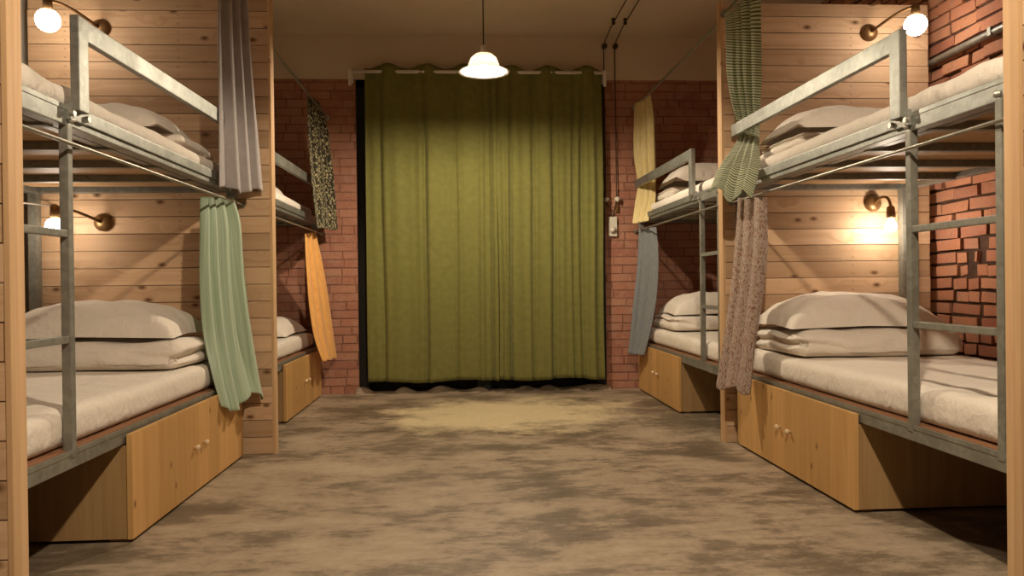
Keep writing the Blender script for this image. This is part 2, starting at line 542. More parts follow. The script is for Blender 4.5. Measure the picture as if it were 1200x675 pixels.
def bunk(s, xf, xw, y0, y1, lad, rail, label):
    """s: +1 beds along the right wall, -1 along the left; xf aisle face, xw wall side"""
    root = thing('bunk_bed', ((xf + xw) / 2, (y0 + y1) / 2, 0), label, 'bunk bed', 'steel bunk beds along the aisle')
    T = .04
    for x in (xf, xw - s * T):
        for y in (y0, y1 - T):
            wallhead = (x != xf and y != y0)
            obj('post', bars((x, x + s * T, y, y + T, 0, 1.55 if wallhead else ZU0)), 'steel_dk', root)
    for nm, za, zb in (('lower_frame', ZL0, ZL1), ('upper_frame', ZU0, ZU1)):
        bs = []
        for xa, xb in ((xf, xf + s * .045), (xw - s * .045, xw)):
            bs.append((xa, xb, y0, y1, za, zb))
        for ya, yb in ((y0 + .001, y0 + .04), (y1 - .04, y1 - .001)):
            bs.append((xf + s * .02, xw - s * .02, ya, yb, za + .004, zb - .004))
        bm = bars(*bs)
        box(bm, xf - s * .002, xf + s * .004, y0 + .002, y1 - .002, zb - .004, zb + .010, .001)   # upstanding lip of the angle iron
        box(bm, xf + s * .06, xf + s * .09, y0 + .02, y1 - .02, za + .004, za + .02)              # inner bearer
        if nm == 'lower_frame':
            for y in (y0 + .5, (y0 + y1) / 2, y1 - .5):
                box(bm, xf + s * .03, xw - s * .03, y - .015, y + .015, za + .002, zb - .008)
        obj(nm, bm, 'steel_dk' if nm == 'lower_frame' else 'steel', root)
    # the boards the mattresses lie on
    obj('bed_board', bars((xf + s * .012, xw - s * .01, y0 + .05, y1 - .05, ZL1 - .006, ZL1 + .010)), 'bedboard', root)
    n = 5
    for i in range(n):
        y = y0 + .08 + (y1 - y0 - .16) * (i + .5) / n
        obj('slat', bars((xf + s * .05, xw - s * .05, y - .172, y + .172, ZU0 + .024, ZU0 + .043), bev=.002), 'slat', root)
        if i < n - 1:
            ym = y + (y1 - y0 - .16) / n / 2
            obj('cross_bar', bars((xf + s * .04, xw - s * .04, ym - .016, ym + .016, ZU0 - .004, ZU0 + .024)), 'steel_dk', root)
    # ladder between the two frames
    la, lb = lad
    for y in (la, lb):
        r = obj('ladder_rail', bars((xf - s * .003, xf + s * .022, y - .0125, y + .0125, ZL1 - .012, ZU0 + .004)), 'steel_dk', root)
        bmn = bmesh.new()
        lathe(bmn, [(.009, -.001), (.009, .005), (.005, .012), (.001, .013)], (xf - s * .004, y, ZU0 + .016), 10, 'X')
        if s > 0: bmesh.ops.scale(bmn, vec=(-1, 1, 1), verts=bmn.verts[:], space=Matrix.Translation((-(xf - s * .004), 0, 0)))
        obj('bolt', bmn, 'bolt', r)
    for z in (.664, .952):
        obj('ladder_rung', bars((xf, xf + s * .020, min(la, lb) + .011, max(la, lb) - .011, z - .010, z + .010)), 'steel_dk', root)
    # guard rail along the upper bed
    ra, rb, zra, zrb = rail; xr = xf - s * .030
    bm = bars((xr, xr + s * .024, ra - .028, ra + .028, ZU1 - .002, zra),
              (xr + s * .001, xr + s * .023, ra + .026, rb, zra - .058, zra - .001),
              (xr + s * .022, xr + s * .030, ra - .02, rb, ZU0 + .02, ZU1 + .012),
              (xr + s * .018, xr + s * .030, ra - .04, ra + .05, ZU0 + .016, ZU1 + .02), bev=.003)
    for v in bm.verts:                                    # the hand-welded top rail is not quite level
        if v.co.z > 1.4: v.co.z += (zrb - zra) * max(0, (v.co.y - ra - .03) / (rb - ra))
    g = obj('guard_rail', bm, 'steel', root)
    for y in (ra + .045, ra - .037):
        bmn = bmesh.new(); tube(bmn, [(xr + s * .020, y, ZU1 - .012), (xr + s * .008, y, ZU1 - .012)], .009, 8)
        obj('bolt', bmn, 'bolt', g)
    return root


NR = (1.345, 2.217, 1.765, 3.735); NL = (-1.075, -2.02, 1.70, 3.735)
FR = (1.312, 2.217, 3.825, 5.735); FL = (-1.075, -2.02, 3.825, 5.735)
bunk(1, *NR, (1.852, 2.247), (2.268, 3.70, 1.556, 1.569), 'steel bunk bed with the green striped curtain tucked behind its guard rail')
bunk(-1, *NL, (1.80, 2.172), (2.198, 3.68, 1.552, 1.577), 'steel bunk bed with plain grey curtain above and mint green one below')
bunk(1, *FR, (3.90, 4.20), (4.29, 5.70, 1.556, 1.569), 'steel bunk bed by the brick wall with cream and slate blue curtains')
bunk(-1, *FL, (3.90, 4.22), (4.32, 5.69, 1.556, 1.569), 'steel bunk bed by the brick wall with black leaf print and apricot curtains')


# ------------------------------------------------------------------ storage boxes under the beds
def storage(s, xf, xw, y0, y1, label, zt=.343):
    root = thing('storage_box', ((xf + xw) / 2, (y0 + y1) / 2, 0), label, 'storage box', 'pine storage boxes under the lower beds')
    z0 = .012
    bm = bars((xf + s * .02, xw, y0, y0 + .018, z0, ZL0 - .006), (xf + s * .02, xw, y1 - .018, y1, z0, ZL0 - .006),
              (xf + s * .02, xw, y0 + .018, y1 - .018, z0, z0 + .018), (xw - s * .018, xw, y0 + .018, y1 - .018, z0 + .018, ZL0 - .006),
              (xf + s * .02, xw - s * .018, y0 + .018, y1 - .018, ZL0 - .024, ZL0 - .006), bev=.001)
    for x in (xf + s * .06, xw - s * .06):
        for y in (y0 + .04, y1 - .04):
            box(bm, x - .02, x + .02, y - .02, y + .02, 0, z0 + .002)
    obj('carcass', bm, 'boxside', root)
    ym = (y0 + y1) / 2
    for ya, yb, yk in ((y0 - .004, ym - .0007, ym - .052), (ym + .0007, y1, ym + .052)):
        d = obj('door', bars((xf, xf + s * .0175, ya, yb, z0, zt), bev=.0012), 'box', root)
        bm = bmesh.new()
        lathe(bm, [(.005, 0), (.005, .008), (.010, .012), (.011, .018), (.007, .022), (.001, .023)], (0, 0, 0), 14, 'X')
        if s > 0: bmesh.ops.scale(bm, vec=(-1, 1, 1), verts=bm.verts[:])
        bmesh.ops.translate(bm, verts=bm.verts[:], vec=(xf, yk, .185))
        obj('knob', bm, 'knob', d, smooth=True)


storage(1, 1.323, 2.15, 2.555, 3.675, 'pine storage box under the bed with the brown floral curtain')
storage(-1, -1.05, -1.95, 2.485, 3.68, 'pine storage box under the bed with the mint green curtain')
storage(1, 1.292, 2.15, 4.60, 5.68, 'pine storage box under the bed with the slate blue curtain')
storage(-1, -1.05, -1.95, 4.57, 5.67, 'pine storage box under the bed with the apricot curtain')


# ------------------------------------------------------------------ bedding
def rbox(x0, x1, y0, y1, z0, z1, r, n, disp=None):
    """box with rounded edges on a dense grid, moved by disp(p, q); q runs -1..1 across the box"""
    x0, x1 = sorted((x0, x1))
    c = Vector(((x0 + x1) / 2, (y0 + y1) / 2, (z0 + z1) / 2)); h = Vector(((x1 - x0) / 2, (y1 - y0) / 2, (z1 - z0) / 2))
    bm = bmesh.new(); V = {}

    def vert(i, j, k):
        key = (i, j, k)
        if key not in V:
            q = Vector((2 * i / n[0] - 1, 2 * j / n[1] - 1, 2 * k / n[2] - 1))
            p = Vector((q.x * h.x, q.y * h.y, q.z * h.z))
            inn = Vector(tuple(max(-(h[a] - r), min(h[a] - r, p[a])) for a in range(3)))
            d = p - inn
            if d.length > 1e-6:
                p = inn + d.normalized() * min(r, d.length if False else r) if any(abs(p[a]) > h[a] - r for a in range(3)) else p
            if disp:
                p = p + disp(p + c, q)
            V[key] = bm.verts.new(p + c)
        return V[key]
    for ax in range(3):
        a, b = [i for i in range(3) if i != ax]
        for side in (0, n[ax]):
            for i in range(n[a]):
                for j in range(n[b]):
                    f = []
                    for di, dj in ((0, 0), (1, 0), (1, 1), (0, 1)):
                        k = [0, 0, 0]; k[ax] = side; k[a] = i + di; k[b] = j + dj
                        f.append(vert(*k))
                    bm.faces.new(f)
    return bm


def mattress(s, fr, z0, z1, label, seed, folds=0.0, x_in=.027):
    xf, xw, y0, y1 = fr

    def disp(p, q):
        a = noise.noise((p.x * 3 + seed, p.y * 3, p.z * 3)) * .006
        b = noise.noise((p.x * 4 + seed, p.y * 11 + p.x * 5, 2.1)) * .005
        top = max(0, q.z)
        d = Vector((0, 0, (a + b) * top))
        side = 1 if abs(q.x) > .97 else 0
        d.x += noise.noise((p.y * 6, p.z * 8, seed)) * .005 * side
        if folds and q.z > .3:                            # sheet rumpled at the foot end
            w = max(0, 1 - abs(p.y - (y0 + .33)) / .4)
            d.z += folds * w * (math.sin(p.y * 34 + p.x * 11 + 3 * noise.noise((p.x * 3, p.y * 3, seed))) * .5 + .4) * (.6 + noise.noise((p.x * 4, p.y * 2, 5)))
        return d
    bm = rbox(xf + s * x_in, xw - s * .045, y0 + .046, y1 - .055, z0, z1, .036, (40, 70, 8), disp)
    o = obj('mattress', bm, 'bedding', origin=((xf + xw) / 2, (y0 + y1) / 2, z0), smooth=True)
    return tag(o, label, 'mattress', 'white sheeted mattresses on the bunks')


def pillow(cx, cy, z0, w, l, h, label, seed, tilt=0.0, rot=0.0, group='white pillows on the bunks'):
    bm = bmesh.new(); nu, nv = 44, 32; top = {}; bot = {}
    for i in range(nu + 1):
        for j in range(nv + 1):
            u, v = 2 * i / nu - 1, 2 * j / nv - 1
            x = w / 2 * u * (1 - .045 * (1 - abs(v)) ** 2 * 0 - .05 * (1 - v * v) * abs(u) ** 6)
            y = l / 2 * v * (1 - .06 * (1 - u * u) * abs(v) ** 6)
            t = ((1 - abs(u) ** 2.6) * (1 - abs(v) ** 2.6)) ** .5
            wr = noise.noise((u * 2.2 + seed, v * 2.6, seed)) * .12 + noise.noise((u * 6 + seed, v * 5, 4)) * .05
            edge = max(abs(u), abs(v))
            cr = .06 * math.sin(14 * (u * .6 + v) + seed) * edge ** 4 * (1 - edge) * 4
            zt = h * .74 * t * (1 + wr + cr); zb = -h * .26 * min(1, t * 1.8)
            zz = z0 + h * .26 - .022 * max(0, (edge - .5) * 2) ** 2 * (.6 + .4 * abs(u * v))
            top[i, j] = Vector((x, y, zz + zt + tilt * v * l / 2))
            bot[i, j] = Vector((x, y, zz + zb + tilt * v * l / 2))
    ca, sa = math.cos(rot), math.sin(rot)

    def add(p):
        return bm.verts.new((cx + p.x * ca - p.y * sa, cy + p.x * sa + p.y * ca, p.z))
    VT = {k: add(p) for k, p in top.items()}
    VB = {k: (VT[k] if k[0] in (0, nu) or k[1] in (0, nv) else add(p)) for k, p in bot.items()}
    for i in range(nu):
        for j in range(nv):
            bm.faces.new((VT[i, j], VT[i + 1, j], VT[i + 1, j + 1], VT[i, j + 1]))
            f = [VB[i, j], VB[i, j + 1], VB[i + 1, j + 1], VB[i + 1, j]]
            if len(set(f)) == 4 and not all(a in VT.values() for a in ()):
                try: bm.faces.new(f)
                except ValueError: pass
    o = obj('pillow', bm, 'bedding', origin=(cx, cy, z0), smooth=True)
    return tag(o, label, 'pillow', group)


def duvet(s, x0, x1, y0, y1, z0, z1, label, seed, crease=.03):
    """duvet folded over: one fold rounded towards the wall, the open layers towards the aisle"""
    h = (z1 - z0) / 2; zc = (z0 + z1) / 2

    def disp(p, q):
        aisle = max(0.0, -s * q.x)                        # 1 at the aisle end
        end = 1 if abs(q.x) > .93 or abs(q.y) > .90 else 0
        d = Vector((0, 0, 0))
        lay = math.exp(-((p.z - zc - .012 * math.sin(p.x * 9 + seed)) / (h * .22)) ** 2)
        g = crease * lay * (aisle ** 1.5 if abs(q.x) > abs(q.y) else max(.12, aisle ** 2))
        d.x -= math.copysign(g, q.x) * (1 if abs(q.x) > .9 else 0)
        d.y -= math.copysign(g * .8, q.y) * (1 if abs(q.y) > .88 else 0)
        n1 = noise.noise((p.x * 3.5 + seed, p.y * 4, p.z * 6)); n2 = noise.noise((p.x * 9 + seed, p.y * 9, p.z * 16))
        d.z += (n1 * .020 + n2 * .007) * (1 if q.z > -.6 else .1)
        d.x += n1 * .02 * abs(q.x); d.y += (n1 * .02 + n2 * .008) * abs(q.y)
        d.z -= .25 * h * max(0, q.z) * (abs(q.x) ** 4 * .6)
        if q.z > 0: d.z += .012 * math.cos(q.y * 1.3)
        return d
    bm = rbox(x0, x1, y0, y1, z0, z1, h * .98, (56, 40, 18), disp)
    zmin = min(v.co.z for v in bm.verts)
    for v in bm.verts:
        if v.co.z < z0 + .004: v.co.z = z0 + .002
    o = obj('duvet', bm, 'bedding', origin=((x0 + x1) / 2, (y0 + y1) / 2, z0), smooth=True)
    return tag(o, label, 'duvet', 'folded white duvets on the bunks')


ML0, ML1, MU0, MU1 = ZL1 + .011, .470, ZU1 + .004, 1.372
mattress(1, NR, ML0, ML1, 'white sheeted lower mattress beside the bare orange brick wall', 1.0, .016)
mattress(-1, NL, ML0, ML1, 'white sheeted lower mattress beside the mint green curtain', 7.0)
mattress(1, NR, MU0, MU1, 'white sheeted upper mattress behind the ladder, beside the green striped curtain', 12.0, .02)
mattress(-1, NL, MU0, MU1, 'white sheeted upper mattress beside the plain grey curtain', 19.0, .02)
mattress(1, FR, ML0, ML1, 'white sheeted lower mattress beside the slate blue curtain', 25.0)
mattress(-1, FL, ML0, ML1, 'white sheeted lower mattress beside the apricot curtain', 31.0)
mattress(1, FR, MU0, MU1, 'white sheeted upper mattress beside the cream curtain', 36.0)
mattress(-1, FL, MU0, MU1, 'white sheeted upper mattress beside the black leaf print curtain', 42.0)

duvet(1, 1.395, 2.13, 3.14, 3.66, ML1 + .005, .578, 'folded white duvet under a pillow on the bed with the brown floral curtain', 3)
pillow(1.735, 3.42, .572, .70, .46, .17, 'plump white pillow beneath the lit lamp on the bed with the brown floral curtain', 2.0)
duvet(-1, -1.128, -1.90, 3.12, 3.64, ML1 + .005, .583, 'folded white duvet under a pillow on the bed with the mint green curtain', 8)
pillow(-1.55, 3.40, .577, .76, .46, .17, 'plump white pillow on the folded duvet beside the mint green curtain', 5.0)
duvet(1, 1.43, 2.10, 3.18, 3.66, MU1 + .006, 1.43, 'folded white duvet on the top bunk beside the green striped curtain', 13, .02)
pillow(1.74, 3.45, 1.447, .60, .44, .14, 'white pillow on the top bunk under the guard rail by the striped curtain', 9.0)
duvet(-1, -1.15, -1.75, 3.22, 3.66, MU1 + .006, 1.43, 'folded white duvet on the top bunk beside the plain grey curtain', 15, .02)
pillow(-1.52, 3.44, 1.447, .56, .44, .14, 'white pillow on the top bunk beside the plain grey curtain', 11.0)
duvet(1, 1.375, 2.08, 5.02, 5.60, ML1 + .005, .563, 'folded white duvet under a pillow on the bed with the slate blue curtain', 21)
pillow(1.72, 5.30, .557, .64, .46, .17, 'plump white pillow on the folded duvet beside the slate blue curtain', 14.0)
pillow(-1.37, 5.30, ML1, .46, .66, .13, 'white pillow with a pointed corner on the bed with the apricot curtain', 17.0)
duvet(1, 1.39, 2.05, 5.1, 5.6, MU1 + .006, 1.44, 'folded white duvet on the top bunk beside the cream curtain', 27, .02)
pillow(1.70, 5.30, 1.455, .58, .46, .17, 'white pillow on the top bunk beside the cream curtain', 22.0)
pillow(-1.46, 4.95, MU1, .58, .44, .14, 'white pillow on the top bunk beside the black leaf print curtain', 26.0)


# ------------------------------------------------------------------ curtains
def cloth(name, rows, pleats, amp, mat, label, cat='curtain', group=None, seed=0, hem=None, nu=90, nv=56, ulen=.9, phase=0.0, tight=None):
    """rows: (left point, right point) from the top down; pleated sheet between them"""
    rows = [(Vector(a), Vector(b)) for a, b in rows]
    L = [0.0]
    for (a, b), (c, d) in zip(rows, rows[1:]):
        L.append(L[-1] + (((a + b) - (c + d)) / 2).length)

    def smooth(k, t):                                     # Catmull-Rom through the rows
        x = t * L[-1]
        i = max(0, min(len(L) - 2, next((j for j in range(len(L) - 1) if x <= L[j + 1] + 1e-9), len(L) - 2)))
        f = (x - L[i]) / (L[i + 1] - L[i]); P = [rows[max(0, min(len(rows) - 1, i + e))][k] for e in (-1, 0, 1, 2)]
        return .5 * ((2 * P[1]) + (P[2] - P[0]) * f + (2 * P[0] - 5 * P[1] + 4 * P[2] - P[3]) * f * f + (3 * P[1] - P[0] - 3 * P[2] + P[3]) * f ** 3)
    bm = bmesh.new(); uvl = bm.loops.layers.uv.new('UVMap'); grid = []
    for j in range(nv + 1):
        t = j / nv; a, b = smooth(0, t), smooth(1, t)
        w = b - a; nrm = Vector((w.y, -w.x, 0)); nrm.normalize()
        ln = []
        for i in range(nu + 1):
            s = i / nu
            ss = s + .04 * math.sin(2 * PI * s + seed) + .03 * noise.noise((s * 3, t * 1.2, seed))
            ph = 2 * PI * pleats * ss + phase + .5 * noise.noise((seed, t * 2, s * 2))
            k = amp * (.65 + .5 * noise.noise((s * 4 + seed, t * .8, 1)))
            k *= tight(t) if tight else (.75 + .25 * math.sin(PI * min(1, t * 1.2)))
            wave = math.sin(ph) + .28 * math.sin(2 * ph + 1.1)
            p = a + w * s + nrm * (wave * k)
            if hem: p.z += hem(s) * max(0, (t - .8) / .2)
            p.z += .003 * math.cos(ph) * t
            ln.append(bm.verts.new(p))
        grid.append(ln)
    for j in range(nv):
        for i in range(nu):
            f = bm.faces.new((grid[j][i], grid[j][i + 1], grid[j + 1][i + 1], grid[j + 1][i]))
            for lp, (ii, jj) in zip(f.loops, ((i, j), (i + 1, j), (i + 1, j + 1), (i, j + 1))):
                lp[uvl].uv = (ii / nu * ulen, jj / nv * L[-1])
    o = obj(name, bm, mat, origin=tuple((rows[-1][0] + rows[-1][1]) / 2), smooth=True, solid=.003)
    return tag(o, label, cat, group)


def rows_at(*rs):
    return [(at(a, b, c), at(d, e, f)) for a, b, c, d, e, f in rs]


BG = 'bunk curtains drawn back to the bed heads'
cloth('bunk_curtain', rows_at((252, -18, 3.38, 288, -14, 3.68), (252, 40, 3.36, 290, 40, 3.68), (253, 120, 3.36, 296, 120, 3.69), (254, 180, 3.36, 302, 180, 3.70), (254, 220, 3.36, 306, 226, 3.71)),
      3.3, .03, 'grey', 'plain grey curtain hanging at the head of the top bunk', group=BG, seed=2, hem=lambda s: .012 * math.sin(9 * s))
cloth('bunk_curtain', rows_at((238, 231, 3.40, 274, 231, 3.62), (237, 260, 3.38, 284, 262, 3.66), (237, 320, 3.37, 289, 325, 3.68), (242, 390, 3.36, 298, 390, 3.70), (252, 440, 3.34, 306, 440, 3.71), (262, 477, 3.33, 311, 465, 3.71)),
      4, .026, 'satin', 'shiny mint green curtain hanging over the end of the lower bed', group=BG, seed=5, hem=lambda s: -.03 * math.sin(PI * s * 2.2))
cloth('bunk_curtain', rows_at((851, 17, 3.70, 888, -14, 3.40), (853, 40, 3.69, 889, 40, 3.42), (854, 90, 3.70, 890, 90, 3.50), (863, 140, 3.722, 889, 140, 3.65), (866, 162, 3.722, 889, 158, 3.65), (846, 195, 3.52, 888, 195, 3.38), (833, 226, 3.44, 880, 232, 3.30)),
      3.6, .024, 'stripes', 'green and white striped curtain caught behind the guard rail', group=BG, seed=9,
      tight=lambda t: 1 - .55 * math.exp(-((t - .66) / .12) ** 2), hem=lambda s: .03 * math.sin(PI * s * 3))
cloth('bunk_curtain', rows_at((866, 232, 3.63, 897, 231, 3.36), (862, 290, 3.62, 897, 290, 3.36), (857, 340, 3.60, 893, 340, 3.36), (848, 400, 3.56, 886, 400, 3.36), (839, 452, 3.52, 880, 461, 3.36)),
      3.2, .024, 'floral', 'brown floral print curtain hanging beside the lower bed', group=BG, seed=12, hem=lambda s: -.012 * math.sin(PI * s * 3))
cloth('bunk_curtain', rows_at((360, 112, 5.20, 371, 117, 5.50), (359, 140, 5.20, 380, 142, 5.55), (361, 180, 5.20, 385, 180, 5.58), (365, 225, 5.20, 390, 225, 5.62), (370, 267, 5.20, 394, 270, 5.64)),
      4, .022, 'leaves', 'black and cream leaf print curtain by the brick wall', group=BG, seed=15)
cloth('bunk_curtain', rows_at((358, 274, 5.25, 369, 272, 5.45), (359, 310, 5.22, 377, 310, 5.52), (362, 350, 5.20, 384, 350, 5.58), (369, 395, 5.20, 390, 392, 5.62), (379, 424, 5.22, 394, 420, 5.64)),
      2.5, .02, 'orange', 'apricot orange curtain hanging over the end of a lower bed', group=BG, seed=18)
cloth('bunk_curtain', rows_at((745, 121, 5.62, 763, 110, 5.36), (744, 140, 5.62, 767, 138, 5.38), (744, 180, 5.63, 768, 180, 5.42), (748, 216, 5.66, 769, 215, 5.50), (745, 238, 5.58, 769, 236, 5.42), (742, 262, 5.50, 761, 258, 5.34)),
      3, .02, 'cream', 'pale cream curtain hanging at the top bunk by the brick wall', group=BG, seed=21)
cloth('bunk_curtain', rows_at((749, 268, 5.62, 768, 266, 5.36), (747, 310, 5.60, 770, 310, 5.36), (743, 350, 5.58, 768, 352, 5.36), (739, 390, 5.56, 761, 390, 5.36), (736, 414, 5.55, 754, 416, 5.36)),
      3, .02, 'blue', 'slate blue curtain hanging beside the lower bed near the wall switch', group=BG, seed=24)


# green door curtains on their rod: eyelet heading waves to and fro across the pole
RODY, RODZ = 5.655, 2.362


def door_curtain(x0, x1, z0, z1, waves, ph, creases, label, seed):
    bm = bmesh.new(); uvl = bm.loops.layers.uv.new('UVMap'); nu, nv = 170, 70; g = []
    for j in range(nv + 1):
        t = j / nv; ln = []
        for i in range(nu + 1):
            s = i / nu
            x = x0 + (x1 - x0) * s + .012 * noise.noise((s * 5, t * 2, seed))
            top = math.exp(-t * 9)
            y = RODY + .030 * math.sin(2 * PI * waves * s + ph) * (.25 + .75 * top)
            y += (1 - top) * (.016 * noise.noise((s * 7 + seed, t * .7, 0)) + .008 * noise.noise((s * 19 + seed, t * .9, 4)))
            for cs, dep, wd in creases:
                cs2 = cs + .012 * noise.noise((cs * 9, t * 1.5, seed))
                y += dep * math.exp(-((s - cs2) / wd) ** 2) * (.35 + .65 * (1 - top))
            ztop = z1 + .012 * math.sin(2 * PI * waves * s + ph + PI)
            zb = z0 + .008 * math.sin(9 * s + seed) + .006 * noise.noise((s * 12, 2, seed))
            ln.append(bm.verts.new((x, y, ztop + (zb - ztop) * t)))
        g.append(ln)
    for j in range(nv):
        for i in range(nu):
            f = bm.faces.new((g[j][i], g[j][i + 1], g[j + 1][i + 1], g[j + 1][i]))
            for lp, (ii, jj) in zip(f.loops, ((i, j), (i + 1, j), (i + 1, j + 1), (i, j + 1))):
                lp[uvl].uv = (ii / nu * (x1 - x0), jj / nv * 2.3)
    o = obj('door_curtain', bm, 'olive', origin=((x0 + x1) / 2, RODY, z0), smooth=True, solid=.003)
    return tag(o, label, 'curtain', 'olive green curtains across the doorway')


door_curtain(-.712, .246, .093, 2.405, 3.4, .9, [(.12, .03, .02), (.45, .035, .02), (.68, .02, .015), (.88, -.02, .02), (.955, .03, .012)],
             'wide olive green curtain over the doorway, the one nearer the leaf print curtain', 1)
door_curtain(.250, 1.035, .093, 2.395, 2.8, 2.4, [(.06, -.02, .02), (.12, .03, .015), (.33, .025, .02), (.52, .03, .02), (.72, .02, .015), (.8, .03, .02), (.9, -.015, .02)],
             'narrower olive green curtain over the doorway, the one nearer the wall switch', 2)
rod = thing('curtain_pole', (.15, YB, RODZ), 'white curtain pole carrying the two olive green door curtains', 'curtain pole')
bm = bmesh.new(); tube(bm, [(-.83, RODY, RODZ), (1.09, RODY, RODZ)], .0125, 12); obj('pole', bm, 'white_rod', rod, smooth=True)
for x in (-.815, 1.053):
    bm = bars((x - .009, x + .009, RODY - .01, YB - .001, RODZ - .02, RODZ - .006), (x - .011, x + .011, RODY - .016, RODY - .006, RODZ - .105, RODZ + .012),
              (x - .011, x + .011, YB - .006, YB - .001, RODZ - .06, RODZ + .04), bev=.002)
    obj('bracket', bm, 'white_rod', rod)


def rod_thing(p, q, r, label):
    bm = bmesh.new(); tube(bm, [p, q], r, 10)
    d = (Vector(q) - Vector(p)).normalized()
    o = obj('curtain_rod', bm, 'rod', origin=p, smooth=False)
    tag(o, label, 'curtain rod', 'thin steel rods that carry the bunk curtains')
    for e, sg in ((p, 1), (q, -1)):
        bm = bmesh.new(); e = Vector(e); tube(bm, [e - d * 0, e + d * sg * .012], r * 2.6, 12)
        obj('end_flange', bm, 'rod', o)


rod_thing((1.30, 1.752, 2.13), (1.30, 3.743, 2.13), .008, 'steel rod above the green striped curtain')
rod_thing((-1.03, 1.692, 2.20), (-1.03, 3.743, 2.20), .008, 'steel rod above the plain grey curtain')
rod_thing((1.30, 3.807, 2.108), (1.30, 5.755, 2.122), .008, 'steel rod sloping up from the cream curtain to the plank divider')
rod_thing((-1.0, 3.807, 2.062), (-1.0, 5.755, 2.045), .008, 'steel rod sloping up from the leaf print curtain to the plank divider')
rod_thing((1.328, 1.752, 1.192), (1.328, 3.743, 1.192), .0055, 'steel rod under the top bunk above the brown floral curtain')
rod_thing((-1.052, 1.692, 1.192), (-1.052, 3.743, 1.195), .0055, 'steel rod under the top bunk above the mint green curtain')
rod_thing((1.296, 3.807, 1.190), (1.296, 5.755, 1.190), .0055, 'steel rod under the top bunk above the slate blue curtain')
rod_thing((-1.052, 3.807, 1.190), (-1.052, 5.755, 1.190), .0055, 'steel rod under the top bunk above the apricot curtain')


# ------------------------------------------------------------------ lamps
def pendant(x, y, zr, label):
    root = thing('pendant_lamp', (x, y, ZC), label, 'lamp')
    bm = bmesh.new(); tube(bm, [(x, y, ZC - .02), (x, y, zr + .15)], .0035, 8); obj('cord', bm, 'wire', root)
    bm = bmesh.new(); lathe(bm, [(.045, 0), (.045, -.012), (.02, -.03), (.005, -.034)], (x, y, ZC), 24); obj('ceiling_rose', bm, 'porcelain', root, smooth=True)
    bm = bmesh.new(); lathe(bm, [(.005, .155), (.018, .15), (.02, .10), (.024, .088), (.024, .07)], (x, y, zr), 20); obj('socket', bm, 'porcelain', root, smooth=True)
    # enamel shade: dome over a broad flat brim, open below
    prof = [(.026, .105), (.05, .100), (.075, .078), (.088, .045), (.098, .022), (.130, .008), (.150, .0)]
    bm = bmesh.new(); n = 48; outer = []; inner = []
    for r, h in prof:
        outer.append([bm.verts.new((x + r * math.cos(k * 2 * PI / n), y + r * math.sin(k * 2 * PI / n), zr + h)) for k in range(n)])
    for r, h in prof:
        inner.append([bm.verts.new((x + (r - .003) * math.cos(k * 2 * PI / n), y + (r - .003) * math.sin(k * 2 * PI / n), zr + h - .003)) for k in range(n)])
    for ra in (outer, inner):
        for p, q in zip(ra, ra[1:]):
            for k in range(n):
                bm.faces.new((p[k], p[(k + 1) % n], q[(k + 1) % n], q[k]))
    for k in range(n):
        bm.faces.new((outer[-1][k], inner[-1][k], inner[-1][(k + 1) % n], outer[-1][(k + 1) % n]))
        bm.faces.new((outer[0][k], inner[0][k], inner[0][(k + 1) % n], outer[0][(k + 1) % n]))
    obj('lamp_shade', bm, 'shade', root, smooth=True)
    bm = bmesh.new(); pr = [(.001, -.004)] + [(.025 * math.sin(a), .026 - .030 * math.cos(a)) for a in [PI * k / 12 for k in range(1, 10)]] + [(.013, .062), (.013, .075)]
    lathe(bm, pr, (x, y, zr), 24); obj('bulb', bm, 'bulb_main', root, smooth=True)
    return root


pendant(.125, 4.45, 2.03, 'lit pendant lamp with white shade hanging from the ceiling before the green curtains')

LG = 'lit reading lamps on the plank dividers'


def bunk_lamp(x, z, xm, zm, label, r=.034, yb=3.60, mat='bulb'):
    """bulb at (x, z) on an arm from a round mount at (xm, zm) on the divider"""
    y = 3.745
    root = thing('bunk_lamp', (xm, y, zm), label, 'lamp', LG)
    bm = bmesh.new(); lathe(bm, [(.042, -.001), (.042, -.012), (.03, -.026), (.012, -.030)], (xm, y, zm), 24, 'Y'); obj('wall_mount', bm, 'brass', root, smooth=True)
    pts = []
    for k in range(11):
        f = k / 10
        pts.append((xm + (x - xm) * min(1, f * 1.15) ** 1.0, y - .025 - (y - yb - .025) * math.sin(f * PI / 2), zm + .03 * math.sin(f * PI) + (z + .085 - zm) * f ** 2))
    bm = bmesh.new(); tube(bm, pts, .007, 10); obj('arm', bm, 'brass', root, smooth=True)
    bm = bmesh.new(); lathe(bm, [(.008, .100), (.018, .092), (.021, .06), (.021, .040), (.015, .036)], (x, yb, z), 20); obj('socket', bm, 'brass', root, smooth=True)
    bm = bmesh.new(); pr = [(.001, -r)] + [(r * math.sin(a), -r * math.cos(a)) for a in [PI * k / 14 for k in range(1, 12)]] + [(.013, .036), (.013, .045)]
    lathe(bm, pr, (x, yb, z), 24); obj('bulb', bm, mat, root, smooth=True)


bunk_lamp(2.135, 2.000, 2.04, 2.04, 'lit bulb high on the divider beside the brick wall, above the guard rail', .050, 3.50, 'bulb_soft')
bunk_lamp(-1.815, 1.985, -1.70, 2.03, 'lit bulb high on the divider above the plain top bunk with grey curtain', .050, 3.50, 'bulb_soft')
bunk_lamp(2.063, 1.060, 2.05, 1.185, 'lit bulb on a brass arm over the lower bed pillow beside the brick wall', .026)
bunk_lamp(-1.828, 1.083, -1.70, 1.115, 'lit bulb behind the ladder over the lower bed with mint green curtain', .040, 3.56, 'bulb_soft')

